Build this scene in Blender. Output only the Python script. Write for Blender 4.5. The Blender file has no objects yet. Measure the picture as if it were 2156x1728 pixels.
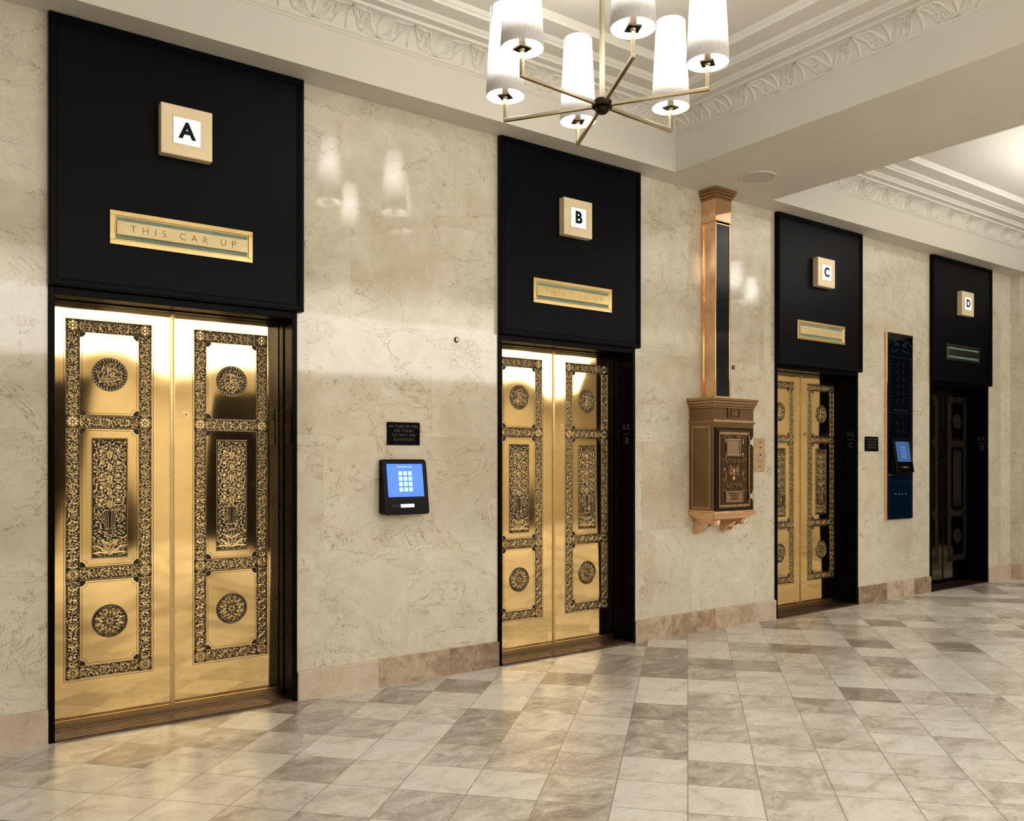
import bpy, math, random
from mathutils import Vector, Matrix
random.seed(7)
S=bpy.context.scene
col=S.collection
pi=math.pi

# ------------------------------------------------------------------ materials
def newmat(name):
    m=bpy.data.materials.new(name); m.use_nodes=True
    nt=m.node_tree; nt.nodes.clear()
    return m,nt
def nd(nt,typ,ins=None,**props):
    n=nt.nodes.new(typ)
    for k,v in props.items(): setattr(n,k,v)
    if ins:
        for k,v in ins.items():
            s=n.inputs[k]
            if isinstance(v,bpy.types.NodeSocket): nt.links.new(v,s)
            else: s.default_value=v
    return n
def mth(nt,op,a,b=0.0,c=None,clamp=False):
    d={0:a,1:b}
    if c is not None: d[2]=c
    n=nd(nt,'ShaderNodeMath',d,operation=op); n.use_clamp=clamp
    return n.outputs[0]
def ramp(nt,fac,stops,interp='LINEAR'):
    n=nd(nt,'ShaderNodeValToRGB',{0:fac}); cr=n.color_ramp; cr.interpolation=interp
    while len(cr.elements)<len(stops): cr.elements.new(0.5)
    for e,(p,c) in zip(cr.elements,stops):
        e.position=p; e.color=(c[0],c[1],c[2],1)
    return n.outputs[0]
def mixc(nt,fac,a,b,mode='MIX'):
    n=nt.nodes.new('ShaderNodeMix'); n.data_type='RGBA'; n.blend_type=mode
    for i,v in ((0,fac),(6,a),(7,b)):
        s=n.inputs[i]
        if isinstance(v,bpy.types.NodeSocket): nt.links.new(v,s)
        else: s.default_value=v if i==0 else (v[0],v[1],v[2],1)
    return n.outputs[2]
def finish(m,nt,**ins):
    p=nd(nt,'ShaderNodeBsdfPrincipled',{k.replace('_',' '):((v[0],v[1],v[2],1) if isinstance(v,tuple) else v) for k,v in ins.items()})
    o=nd(nt,'ShaderNodeOutputMaterial',{0:p.outputs[0]})
    return m
def objco(nt): return nd(nt,'ShaderNodeTexCoord').outputs['Object']
def noise(nt,co,scale,detail=4,rough=.55,dist=0.0):
    return nd(nt,'ShaderNodeTexNoise',{'Vector':co,'Scale':scale,'Detail':detail,'Roughness':rough,'Distortion':dist}).outputs[0]
def bump(nt,h,strength,dist=.01):
    return nd(nt,'ShaderNodeBump',{'Height':h,'Strength':strength,'Distance':dist}).outputs[0]

def simple(name,colr,rough=.4,metal=0.0,nscale=40,var=.12,bmp=0.0,spec=.5):
    m,nt=newmat(name); co=objco(nt)
    nz=noise(nt,co,nscale,5)
    a=tuple(c*(1-var) for c in colr); b=tuple(min(1,c*(1+var)) for c in colr)
    c=ramp(nt,nz,[(.3,a),(.7,b)])
    d=dict(Base_Color=c,Roughness=mth(nt,'MULTIPLY_ADD',nz,rough*.3,rough*.85),Metallic=metal,Specular_IOR_Level=spec)
    if bmp: d['Normal']=bump(nt,nz,bmp,.004)
    return finish(m,nt,**d)

def emis(name,colr,strength,rough=.4):
    m,nt=newmat(name)
    return finish(m,nt,Base_Color=colr,Roughness=rough,Emission_Color=colr,Emission_Strength=strength)

def brass_mat(name,colr,rough,wav=.12,smudge=.1,wscale=1.6):
    m,nt=newmat(name); co=objco(nt)
    mp=nd(nt,'ShaderNodeMapping',{'Vector':co,'Scale':(1.6,1,.45)}).outputs[0]
    w=noise(nt,mp,wscale,0,.3)
    f=noise(nt,co,5,5,.55)
    c=ramp(nt,f,[(.25,tuple(x*.86 for x in colr)),(.7,colr)])
    r=mth(nt,'MULTIPLY_ADD',f,smudge,rough-smudge*.5,clamp=True)
    return finish(m,nt,Base_Color=c,Metallic=1.0,Roughness=r,Normal=bump(nt,w,wav,.05))

M_brass=brass_mat('polished_brass',(.90,.665,.335),.06,.36,.04)
M_brass_darkrefl=brass_mat('brass_dark_reflection_colour',(.26,.22,.175),.07,.34,.05)  # same brass, with a dark reflection put into the base colour
M_brassf=brass_mat('indicator_brass',(.94,.73,.38),.16,.1,.1)
M_relief=brass_mat('brass_relief',(.70,.51,.26),.28,.1,.1)
M_relief_darkrefl=brass_mat('relief_dark_reflection_colour',(.08,.066,.05),.28,.1,.1)  # relief copy, its colour darkened to match the mirrored dark
M_gold=simple('satin_gold',(.86,.71,.49),.35,.15,8,.05)
M_bar=simple('pale_brass_bar',(.74,.60,.34),.34,.2,10,.08)
M_rose=brass_mat('mailbox_bronze',(.30,.205,.12),.22,.1,.12)
M_rosed=brass_mat('mailbox_dark_bronze',(.14,.092,.055),.30,.1,.12)
M_rosel=brass_mat('mailbox_bright_bronze',(.90,.62,.41),.06,.3,.05)
M_rosem=brass_mat('mailbox_relief_bronze',(.48,.33,.20),.22,.1,.08)
M_etch=simple('etched_dark_bronze',(.030,.022,.014),.45,.4,60,.3)
M_black=simple('black_lacquer',(.0026,.0032,.0060),.36,0,120,.3,.25,.14)
M_black2=simple('black_polished_jamb',(.0025,.0026,.0035),.28,0,20,.2,0,.08)
M_blackp=simple('black_plastic',(.003,.003,.004),.20,0,30,.1,0,.10)
M_ink=simple('ink_navy',(.006,.010,.025),.4,0,30,.1,0,.2)
M_gray=simple('gray_lettering',(.20,.195,.19),.4,0,30,.1)
M_dim=simple('dim_gold_lettering',(.17,.12,.055),.5,0,30,.1,0,.1)
M_faint=simple('faint_lettering',(.58,.45,.24),.4,.6,30,.1)
M_chrome=simple('brushed_chrome',(.7,.7,.7),.25,1,50,.1)
M_copper=simple('copper_plate',(.66,.46,.29),.3,.6,12,.1)
M_nickel=brass_mat('aged_brass_lamp',(.58,.50,.37),.26,.03,.1)
M_darkmet=simple('dark_lamp_metal',(.05,.04,.03),.3,1,30,.2)
M_sill=brass_mat('sill_bronze',(.20,.145,.11),.35,.2,.2,9)
M_glassg=simple('pale_green_glass',(.27,.36,.30),.08,0,8,.15)
M_white=emis('backlit_white',(.93,.93,.91),.42)
M_wood=simple('dark_wood',(.009,.006,.005),.45,0,8,.4,0,.2)

def plaster(name,c):
    m,nt=newmat(name); co=objco(nt)
    n=noise(nt,co,.9,3); f=noise(nt,co,60,3)
    cc=ramp(nt,n,[(.3,tuple(x*.95 for x in c)),(.7,c)])
    return finish(m,nt,Base_Color=cc,Roughness=.62,Normal=bump(nt,f,.05,.002))
M_plaster=plaster('cream_plaster',(.71,.68,.605))
M_plasterw=plaster('wall_plaster',(.67,.62,.53))

def marble():
    m,nt=newmat('cream_marble'); co=objco(nt)
    sp=nd(nt,'ShaderNodeSeparateXYZ',{0:co})
    X,Y,Z=sp.outputs
    zr=mth(nt,'DIVIDE',mth(nt,'SUBTRACT',Z,.17),.695)
    row=mth(nt,'FLOOR',zr); fz=mth(nt,'FRACT',zr)
    xr=mth(nt,'DIVIDE',mth(nt,'ADD',X,mth(nt,'MULTIPLY',row,.57)),1.32)
    cx=mth(nt,'FLOOR',xr); fx=mth(nt,'FRACT',xr)
    cell=nd(nt,'ShaderNodeCombineXYZ',{0:cx,1:row}).outputs[0]
    wn=nd(nt,'ShaderNodeTexWhiteNoise',{'Vector':cell},noise_dimensions='3D')
    off=nd(nt,'ShaderNodeVectorMath',{0:wn.outputs['Color'],1:(40,40,40)},operation='MULTIPLY').outputs[0]
    p=nd(nt,'ShaderNodeVectorMath',{0:co,1:off},operation='ADD').outputs[0]
    pr=nd(nt,'ShaderNodeMapping',{'Vector':p,'Rotation':(0,.6,0),'Scale':(1,1,1.5)}).outputs[0]
    big=noise(nt,p,1.1,5,.6,.6)
    base=ramp(nt,big,[(.28,(.54,.47,.36)),(.48,(.66,.60,.485)),(.70,(.74,.69,.59))])
    base=mixc(nt,mth(nt,'MULTIPLY',wn.outputs['Value'],.18),base,(.52,.45,.34))
    mot=noise(nt,p,6,9,.74,.5)
    base=mixc(nt,.26,base,ramp(nt,mot,[(.35,(.47,.395,.29)),(.62,(.82,.78,.69))]))
    v1=noise(nt,pr,1.5,9,.62,1.0)
    d1=mth(nt,'ABSOLUTE',mth(nt,'SUBTRACT',v1,.5))
    vein=mth(nt,'SUBTRACT',1.0,mth(nt,'DIVIDE',d1,.0048),clamp=True)
    gate=nd(nt,'ShaderNodeMapRange',{0:noise(nt,p,1.6,2),1:.36,2:.50}).outputs[0]
    base=mixc(nt,mth(nt,'MULTIPLY',mth(nt,'MULTIPLY',vein,gate),.80),base,(.27,.185,.11))
    v3=noise(nt,pr,2.8,9,.60,.8)
    d3=mth(nt,'ABSOLUTE',mth(nt,'SUBTRACT',v3,.46))
    vn3=mth(nt,'SUBTRACT',1.0,mth(nt,'DIVIDE',d3,.0042),clamp=True)
    base=mixc(nt,mth(nt,'MULTIPLY',vn3,.36),base,(.36,.27,.17))
    v2=noise(nt,p,22,8,.75,1.2)
    vn2=nd(nt,'ShaderNodeMapRange',{0:v2,1:.54,2:.59}).outputs[0]
    pp=nd(nt,'ShaderNodeVectorMath',{0:pr,1:(7,3,9)},operation='ADD').outputs[0]
    c2=mth(nt,'ABSOLUTE',mth(nt,'SUBTRACT',noise(nt,pp,.8,4,.55,.8),.5))
    g2=nd(nt,'ShaderNodeMapRange',{0:c2,1:.030,2:.004}).outputs[0]
    g3=nd(nt,'ShaderNodeMapRange',{0:noise(nt,nd(nt,'ShaderNodeVectorMath',{0:p,1:(17,13,9)},operation='ADD').outputs[0],1.2,2),1:.42,2:.54}).outputs[0]
    base=mixc(nt,mth(nt,'MULTIPLY',mth(nt,'MULTIPLY',vn2,mth(nt,'MULTIPLY',g2,g3)),.72),base,(.31,.26,.17))
    ez=mth(nt,'MULTIPLY',mth(nt,'MINIMUM',fz,mth(nt,'SUBTRACT',1,fz)),.695)
    ex=mth(nt,'MULTIPLY',mth(nt,'MINIMUM',fx,mth(nt,'SUBTRACT',1,fx)),1.32)
    e=mth(nt,'LESS_THAN',mth(nt,'MINIMUM',ez,ex),.0010)
    base=mixc(nt,mth(nt,'MULTIPLY',e,.30),base,(.32,.27,.20))
    rr=mth(nt,'MULTIPLY_ADD',mot,.05,.035)
    return finish(m,nt,Base_Color=base,Roughness=rr,Specular_IOR_Level=.8,Normal=bump(nt,noise(nt,co,1.5,1),.04,.05))
M_marble=marble()

def basestone():
    m,nt=newmat('beige_base_stone'); co=objco(nt)
    sp=nd(nt,'ShaderNodeSeparateXYZ',{0:co})
    xr=mth(nt,'DIVIDE',mth(nt,'ADD',sp.outputs[0],.17),.52)
    cell=mth(nt,'FLOOR',xr); fx=mth(nt,'FRACT',xr)
    wn=nd(nt,'ShaderNodeTexWhiteNoise',{'W':cell},noise_dimensions='1D')
    off=nd(nt,'ShaderNodeVectorMath',{0:wn.outputs['Color'],1:(30,30,30)},operation='MULTIPLY').outputs[0]
    p=nd(nt,'ShaderNodeVectorMath',{0:co,1:off},operation='ADD').outputs[0]
    n=noise(nt,p,7,9,.72,.7); n2=noise(nt,p,30,7,.78,.6)
    t=mth(nt,'ADD',mth(nt,'MULTIPLY',wn.outputs['Value'],.36),mth(nt,'ADD',mth(nt,'MULTIPLY',n,.80),mth(nt,'MULTIPLY',n2,.42)))
    c=ramp(nt,t,[(.52,(.64,.545,.445)),(.72,(.55,.445,.345)),(.88,(.40,.295,.21)),(1.0,(.25,.175,.125))])
    e=mth(nt,'LESS_THAN',mth(nt,'MINIMUM',fx,mth(nt,'SUBTRACT',1,fx)),.003)
    c=mixc(nt,mth(nt,'MULTIPLY',e,.6),c,(.2,.155,.11))
    return finish(m,nt,Base_Color=c,Roughness=.22)
M_base=basestone()

TILE=.305
def floortile():
    m,nt=newmat('travertine_tiles'); co=objco(nt)
    mp=nd(nt,'ShaderNodeMapping',{'Vector':co,'Rotation':(0,0,math.radians(47.6)),'Scale':(1/TILE,1/TILE,1/TILE),'Location':(-.573,.2,0)}).outputs[0]
    sp=nd(nt,'ShaderNodeSeparateXYZ',{0:mp})
    X,Y,_=sp.outputs
    cx=mth(nt,'FLOOR',X); cy=mth(nt,'FLOOR',Y); fx=mth(nt,'FRACT',X); fy=mth(nt,'FRACT',Y)
    cell=nd(nt,'ShaderNodeCombineXYZ',{0:cx,1:cy}).outputs[0]
    wn=nd(nt,'ShaderNodeTexWhiteNoise',{'Vector':cell},noise_dimensions='3D')
    off=nd(nt,'ShaderNodeVectorMath',{0:wn.outputs['Color'],1:(60,60,60)},operation='MULTIPLY').outputs[0]
    p=nd(nt,'ShaderNodeVectorMath',{0:co,1:off},operation='ADD').outputs[0]
    ps=nd(nt,'ShaderNodeMapping',{'Vector':p,'Rotation':(0,0,.7),'Scale':(1,1.5,1)}).outputs[0]
    n=noise(nt,ps,5.5,9,.68,.8)
    n2=noise(nt,ps,32,7,.78,.5)
    cw_=mth(nt,'POWER',wn.outputs['Value'],1.7)
    t=mth(nt,'ADD',mth(nt,'MULTIPLY',cw_,.34),mth(nt,'ADD',mth(nt,'MULTIPLY',n,.84),mth(nt,'MULTIPLY',n2,.44)))
    c=ramp(nt,t,[(.56,(.77,.745,.70)),(.69,(.70,.665,.61)),(.81,(.555,.51,.455)),(.92,(.40,.355,.31)),(1.0,(.29,.25,.215))])
    pit=noise(nt,ps,60,6,.8,.3)
    pg=nd(nt,'ShaderNodeMapRange',{0:pit,1:.56,2:.64}).outputs[0]
    gate=nd(nt,'ShaderNodeMapRange',{0:t,1:.70,2:.88}).outputs[0]
    c=mixc(nt,mth(nt,'MULTIPLY',mth(nt,'MULTIPLY',pg,gate),.6),c,(.20,.165,.135))
    e=mth(nt,'MINIMUM',mth(nt,'MINIMUM',fx,mth(nt,'SUBTRACT',1,fx)),mth(nt,'MINIMUM',fy,mth(nt,'SUBTRACT',1,fy)))
    g=mth(nt,'LESS_THAN',e,.0085)
    c=mixc(nt,mth(nt,'MULTIPLY',g,.85),c,(.28,.26,.24))
    r=mth(nt,'MULTIPLY_ADD',n,.25,.17)
    h=mth(nt,'MULTIPLY',g,-1.0)
    return finish(m,nt,Base_Color=c,Roughness=r,Specular_IOR_Level=.42,Normal=bump(nt,h,.3,.002))
M_floor=floortile()

def shade_mat():
    m,nt=newmat('linen_lamp_shade'); co=objco(nt)
    sp=nd(nt,'ShaderNodeSeparateXYZ',{0:co})
    wv=noise(nt,nd(nt,'ShaderNodeMapping',{'Vector':co,'Scale':(1,1,.15)}).outputs[0],260,2)
    c=ramp(nt,wv,[(.3,(.60,.58,.55)),(.7,(.74,.725,.695))])
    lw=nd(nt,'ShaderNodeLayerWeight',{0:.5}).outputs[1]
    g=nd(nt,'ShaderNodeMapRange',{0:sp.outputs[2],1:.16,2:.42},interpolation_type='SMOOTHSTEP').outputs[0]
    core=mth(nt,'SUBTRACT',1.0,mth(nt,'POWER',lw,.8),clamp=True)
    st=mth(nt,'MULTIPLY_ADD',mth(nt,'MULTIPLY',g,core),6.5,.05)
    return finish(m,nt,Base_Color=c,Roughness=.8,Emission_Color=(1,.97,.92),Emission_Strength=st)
M_shade=shade_mat()
M_bulb=emis('bulb_glow',(1,.93,.8),8)
M_screen=emis('blue_screen',(.010,.11,.90),1.0,.15)
M_screen2=emis('dim_blue_screen',(.05,.11,.26),.5,.1)
M_key=emis('screen_key',(.42,.75,1),.9,.2)
M_key2=emis('dim_screen_key',(.10,.18,.33),.6,.2)
M_keyd=emis('screen_key_digit',(.02,.15,.6),.5,.2)
M_navy=simple('navy_mirror_glass',(.0015,.004,.009),.04,0,3,.5,0,.6)
M_navy2=simple('blue_glass',(.0015,.012,.034),.04,0,3,.5,0,.6)
M_navyl=simple('etched_navy_line',(.03,.075,.10),.25,.5,30,.2)
M_dot=simple('indicator_dot',(.35,.45,.45),.3)
M_red=simple('red_enamel',(.4,.05,.03),.3,0)
M_blue=simple('blue_enamel',(.04,.06,.25),.3,0)

# ------------------------------------------------------------------ builder
def plane_map(y0):
    return lambda u,v,h: (u,y0-h,v)
class MB:
    def __init__(s): s.v=[];s.f=[];s.m=[];s.M=None;s.map=plane_map(0)
    def add(s,vs,fs,mi=0):
        o=len(s.v)
        for v in vs:
            v=Vector(v)
            if s.M is not None: v=s.M@v
            s.v.append(v)
        for f in fs: s.f.append([i+o for i in f]); s.m.append(mi)
    def box(s,x0,x1,y0,y1,z0,z1,mi=0):
        s.add([(x0,y0,z0),(x1,y0,z0),(x1,y1,z0),(x0,y1,z0),(x0,y0,z1),(x1,y0,z1),(x1,y1,z1),(x0,y1,z1)],
              [(0,3,2,1),(4,5,6,7),(0,1,5,4),(1,2,6,5),(2,3,7,6),(3,0,4,7)],mi)
    def frame(s,x0,x1,z0,z1,w,y0,y1,mi=0):
        s.box(x0,x1,y0,y1,z0,z0+w,mi); s.box(x0,x1,y0,y1,z1-w,z1,mi)
        s.box(x0,x0+w,y0,y1,z0+w,z1-w,mi); s.box(x1-w,x1,y0,y1,z0+w,z1-w,mi)
    def prism(s,loop,y0,y1,mi=0):
        n=len(loop)
        y0f=y0 if callable(y0) else (lambda x,z:y0)
        vs=[(x,y0f(x,z),z) for x,z in loop]+[(x,y1,z) for x,z in loop]
        fs=[tuple(range(n)),tuple(range(2*n-1,n-1,-1))]+[(i,i+n,(i+1)%n+n,(i+1)%n) for i in range(n)]
        s.add(vs,fs,mi)
    def prismx(s,loop,x0,x1,mi=0):
        n=len(loop)
        s.add([(x0,y,z) for y,z in loop]+[(x1,y,z) for y,z in loop],
              [tuple(range(n)),tuple(range(2*n-1,n-1,-1))]+[(i,i+n,(i+1)%n+n,(i+1)%n) for i in range(n)],mi)
    def cyl(s,p0,p1,r0,r1=None,n=16,mi=0,caps=True,rot=0.0):
        r1=r0 if r1 is None else r1
        p0=Vector(p0);p1=Vector(p1);d=(p1-p0).normalized()
        a=Vector((0,0,1)) if abs(d.z)<.9 else Vector((1,0,0))
        u=d.cross(a).normalized();w=d.cross(u).normalized()
        vs=[]
        for p,r in((p0,r0),(p1,r1)):
            for i in range(n):
                t=2*pi*i/n+rot; vs.append(p+u*math.cos(t)*r+w*math.sin(t)*r)
        fs=[(i,(i+1)%n,(i+1)%n+n,i+n) for i in range(n)]
        if caps: fs+= [tuple(range(n-1,-1,-1)),tuple(range(n,2*n))]
        s.add(vs,fs,mi)
    def lathe(s,c,prof,n=32,mi=0):
        vs=[];k=len(prof)
        for r,z in prof:
            for i in range(n):
                t=2*pi*i/n; vs.append((c[0]+r*math.cos(t),c[1]+r*math.sin(t),c[2]+z))
        fs=[(j*n+i,j*n+(i+1)%n,(j+1)*n+(i+1)%n,(j+1)*n+i) for j in range(k-1) for i in range(n)]
        s.add(vs,fs,mi)
    def poly(s,loop,h,mi=0):
        s.add([s.map(u,v,h) for u,v in loop],[tuple(range(len(loop)))],mi)
    def ribbon(s,pts,w,h,mi=0,base=0.0,closed=False):
        n=len(pts); vs=[]
        for i,(x,z) in enumerate(pts):
            if closed: a=pts[(i-1)%n];b=pts[(i+1)%n]
            else: a=pts[max(0,i-1)];b=pts[min(n-1,i+1)]
            dx,dz=b[0]-a[0],b[1]-a[1]; L=math.hypot(dx,dz) or 1e-9
            nx,nz=-dz/L,dx/L
            ww=(w[i] if isinstance(w,(list,tuple)) else w)/2
            vs+= [s.map(x+nx*ww,z+nz*ww,base),s.map(x,z,base+h),s.map(x-nx*ww,z-nz*ww,base)]
        fs=[]
        for i in range(n if closed else n-1):
            j=(i+1)%n
            fs+= [(3*i+1,3*j+1,3*j,3*i),(3*i+2,3*j+2,3*j+1,3*i+1)]
        s.add(vs,fs,mi)
    def leaf(s,x,z,a,L,W,h,mi=0,base=0.0,bend=0.0,n=5):
        pts=[];ws=[]
        for i in range(n+1):
            t=i/n; an=a+bend*t
            if i==0: px,pz=x,z
            else: px+=math.cos(an)*L/n; pz+=math.sin(an)*L/n
            pts.append((px,pz)); ws.append(max(.0004,W*math.sin(pi*(t*.86+.08))**.8*(1 if 0<i<n else .3)))
        s.ribbon(pts,ws,h,mi,base)
    def spiral(s,cx,cz,r,a0,turns,d,w,h,mi=0,base=0.0,n=16,rin=.18):
        pts=[];ws=[]
        for i in range(n+1):
            t=i/n; rr=r*(1-(1-rin)*t); a=a0+d*turns*2*pi*t
            pts.append((cx+rr*math.cos(a),cz+rr*math.sin(a))); ws.append(w*(1-.3*t))
        s.ribbon(pts,ws,h,mi,base)
    def ring(s,cx,cz,r,w,h,mi=0,base=0.0,n=32):
        s.ribbon([(cx+r*math.cos(2*pi*i/n),cz+r*math.sin(2*pi*i/n)) for i in range(n)],w,h,mi,base,True)
    def disc(s,cx,cz,r,h,mi=0,n=40):
        s.poly([(cx+r*math.cos(2*pi*i/n),cz+r*math.sin(2*pi*i/n)) for i in range(n)],h,mi)
    def filler(s,x0,x1,z0,z1,step,base,ok=None,L=.0115,W=.0040):
        nx=max(1,int((x1-x0)/step)); nz=max(1,int((z1-z0)/step))
        for i in range(nx):
            for j in range(nz):
                x=x0+(i+.5+random.uniform(-.3,.3))*(x1-x0)/nx; z=z0+(j+.5+random.uniform(-.3,.3))*(z1-z0)/nz
                if ok and not ok(x,z): continue
                s.leaf(x,z,random.uniform(0,6.28),L,W,.0004,0,base,bend=random.choice((-1.8,1.8)),n=3)
    def obj(s,name,mats,parent=None,smooth=False,bevel=0.0,label=None,seg=2):
        me=bpy.data.meshes.new(name)
        off=abspos(parent) if parent is not None else Vector((0,0,0))
        me.from_pydata([v-off for v in s.v],[],s.f)
        for mt in (mats if isinstance(mats,(list,tuple)) else [mats]): me.materials.append(mt)
        me.polygons.foreach_set('material_index',s.m)
        if smooth: me.polygons.foreach_set('use_smooth',[True]*len(me.polygons))
        me.update()
        o=bpy.data.objects.new(name,me); col.objects.link(o)
        if parent is not None: o.parent=parent
        if bevel:
            b=o.modifiers.new('bevel','BEVEL'); b.width=bevel; b.segments=seg; b.limit_method='ANGLE'; b.angle_limit=math.radians(50)
        if label: o['label']=label
        return o
def abspos(o):
    p=Vector((0,0,0))
    while o is not None: p+=o.location; o=o.parent
    return p
def empty(name,loc,label=None,cat=None,group=None,kind=None,parent=None):
    o=bpy.data.objects.new(name,None); o.empty_display_size=.05; o.location=loc; col.objects.link(o)
    if parent is not None: o.parent=parent; o.location=Vector(loc)-abspos(parent)
    if label:o['label']=label
    if cat:o['category']=cat
    if group:o['group']=group
    if kind:o['kind']=kind
    return o
_tc={}
def textmesh(body,size,extrude,offset,space,lsp):
    k=(body,size,extrude,offset,space,lsp)
    if k in _tc: return _tc[k]
    cu=bpy.data.curves.new('t','FONT'); cu.body=body; cu.size=size; cu.extrude=extrude; cu.offset=offset
    cu.align_x='CENTER'; cu.align_y='CENTER'; cu.space_character=space; cu.space_line=lsp; cu.resolution_u=3
    to=bpy.data.objects.new('t',cu); col.objects.link(to)
    bpy.context.view_layer.update()
    dg=bpy.context.evaluated_depsgraph_get()
    me=bpy.data.meshes.new_from_object(to.evaluated_get(dg))
    bpy.data.objects.remove(to); bpy.data.curves.remove(cu)
    _tc[k]=me; return me
def text(name,body,size,loc,mat,parent,extrude=.001,offset=0.0,space=1.0,lsp=1.0,rot=None):
    me=textmesh(body,size,extrude,offset,space,lsp).copy()
    me.name=name; me.materials.clear(); me.materials.append(mat)
    R=Matrix.Rotation(pi/2,4,'X')
    if rot is not None: R=rot@R
    me.transform(R)
    o=bpy.data.objects.new(name,me); col.objects.link(o); o.parent=parent; o.location=Vector(loc)-abspos(parent)
    return o
def copy_tree(src,loc,parent=None):
    n=src.copy(); col.objects.link(n)
    if parent is None: n.location=loc
    else: n.parent=parent
    for c in list(src.children): copy_tree(c,None,n)
    return n
def rrect(x0,x1,z0,z1,r,n=5):
    L=[]
    for cx,cz,a in((x1-r,z0+r,-pi/2),(x1-r,z1-r,0),(x0+r,z1-r,pi/2),(x0+r,z0+r,pi)):
        for i in range(n+1):
            t=a+pi/2*i/n; L.append((cx+r*math.cos(t),cz+r*math.sin(t)))
    return L

# ------------------------------------------------------------------ constants
CX=[1.259,3.987,7.0045,9.658]
HW=.645; HEAD=2.235; SOF=3.63
XL,XR,YB=-4.0,14.0,-9.5
OC1=(-2.0,4.865); OC2=(6.05,12.6); YC0=-.216; YC1=-5.2
def structure(o): o['kind']='structure'; return o

b=MB(); b.box(XL,XR,YB,.3,-.1,0); structure(b.obj('floor',M_floor))
b=MB(); xs=[XL]
for c in CX: xs+= [c-HW,c+HW]
xs.append(XR)
for i in range(0,len(xs),2): b.box(xs[i],xs[i+1],0,.3,0,SOF+.02)
for c in CX: b.box(c-HW,c+HW,0,.3,2.275,SOF+.02)
structure(b.obj('wall_north',M_marble))
b=MB(); b.box(10.88,11.75,-.111,0,0,SOF+.01); structure(b.obj('trim_1',M_marble))
b=MB(); b.box(XL-.2,XL,YB,.3,0,4.2); structure(b.obj('wall_west',M_plasterw))
b=MB(); b.box(XR,XR+.2,YB,.3,0,4.2); structure(b.obj('wall_east',M_plasterw))
b=MB(); b.box(XL,XR,YB-.2,YB,0,4.2); structure(b.obj('wall_south',M_plasterw))
segs=[(XL,CX[0]-HW)]+[(CX[i]+HW,CX[i+1]-HW) for i in range(3)]+[(CX[3]+HW,10.86)]
bb=0
for a,c in segs:
    b=MB(); b.prismx([(0,0),(0,.17),(-.014,.17),(-.02,.164),(-.02,0)],a,c)
    bb+=1; structure(b.obj('baseboard_north' if bb==1 else 'baseboard_north.%03d'%(bb-1),M_base))
b=MB(); b.box(10.86,11.77,-.131,-.111,0,.17); b.box(10.86,10.88,-.111,-.0,0,.17)
structure(b.obj('baseboard_north.006',M_base))

# ceiling
b=MB()
def rect(x0,x1,y0,y1,z): b.add([(x0,y0,z),(x0,y1,z),(x1,y1,z),(x1,y0,z)],[(0,1,2,3)])
rect(XL,XR,YC0,.0,SOF); rect(XL,XR,YB,YC1,SOF)
rect(XL,OC1[0],YC1,YC0,SOF); rect(OC1[1],OC2[0],YC1,YC0,SOF); rect(OC2[1],XR,YC1,YC0,SOF)
cove=[(.02+.11*(1-math.cos(t*pi/16)),3.897+.105*math.sin(t*pi/16)) for t in range(9)]
prof=[(0,SOF),(0,3.872),(.008,3.878),(.012,3.886),(.02,3.890)]+cove+[(.142,4.003),(.145,4.02),(.20,4.02),(.203,4.032),(.215,4.04),(.225,4.052),(.33,4.052),(.333,4.066),(.345,4.072),(.36,4.09),(.50,4.09),(.505,4.105),(.53,4.13)]
for xa,xb in(OC1,OC2):
    vs=[]
    for s_,z in prof:
        vs+= [(xa+s_,YC1+s_,z),(xb-s_,YC1+s_,z),(xb-s_,YC0-s_,z),(xa+s_,YC0-s_,z)]
    fs=[]
    for j in range(len(prof)-1):
        for i in range(4):
            k=(i+1)%4; fs.append((4*j+i,4*j+k,4*j+4+k,4*j+4+i))
    L=4*(len(prof)-1); fs.append((L,L+3,L+2,L+1))
    b.add(vs,fs)
structure(b.obj('ceiling',M_plaster))

def cove_map(side,xa,xb):
    def f(u,v,h):
        a=v*pi/2
        s_=.02+.11*(1-math.cos(a)); z=3.897+.105*math.sin(a)
        cs,cz=.13,3.897
        d=math.hypot(cs-s_,cz-z) or 1
        s_+=(cs-s_)/d*h; z+=(cz-z)/d*h
        if side=='N': return (u,YC0-s_,z)
        return (xb-s_,u,z)
    return f
SC=1/.165
def carve(b,u0,P,flip):
    f=b.map
    b.map=lambda u,v,h:f(u,max(0,min(1,(v*SC if not flip else 1-v*SC))),h*.8)
    cx=u0+P*.5
    for k in range(5):
        a=pi/2+(k-2)*.50
        L=.150-.022*abs(k-2)
        b.leaf(cx+.010*(2-k)/2,.008,a,L,.034,.010,bend=(k-2)*.35,n=6)
    for sg in(-1,1):
        pts=[(cx+sg*(.02+(P*.5-.02)*t/8),.008+.14*math.sin(pi*.5*t/8)**1.5) for t in range(9)]
        b.ribbon(pts,[.010+.008*math.sin(pi*t/8) for t in range(9)],.010)
        pts=[(cx+sg*(.03+(P*.5-.03)*t/8),.006+.09*math.sin(pi*.5*t/8)**2.0) for t in range(9)]
        b.ribbon(pts,[.008+.006*math.sin(pi*t/8) for t in range(9)],.008)
        b.leaf(cx+sg*P*.30,.012,pi/2-sg*.9,.07,.022,.009,bend=sg*.9)
    b.map=f
def run(b,u,du,end):
    k=0
    while (u<end if du>0 else u>end):
        carve(b,u if du>0 else u-abs(du),abs(du),k%2==1); u+=du; k+=1
b=MB(); P=.20; b.map=cove_map('N',*OC1); run(b,OC1[1]-.06,-P,-1.0)
b.map=cove_map('E',*OC1); run(b,YC0-.06,-P,-4.9)
structure(b.obj('trim_2',M_plaster))
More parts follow.
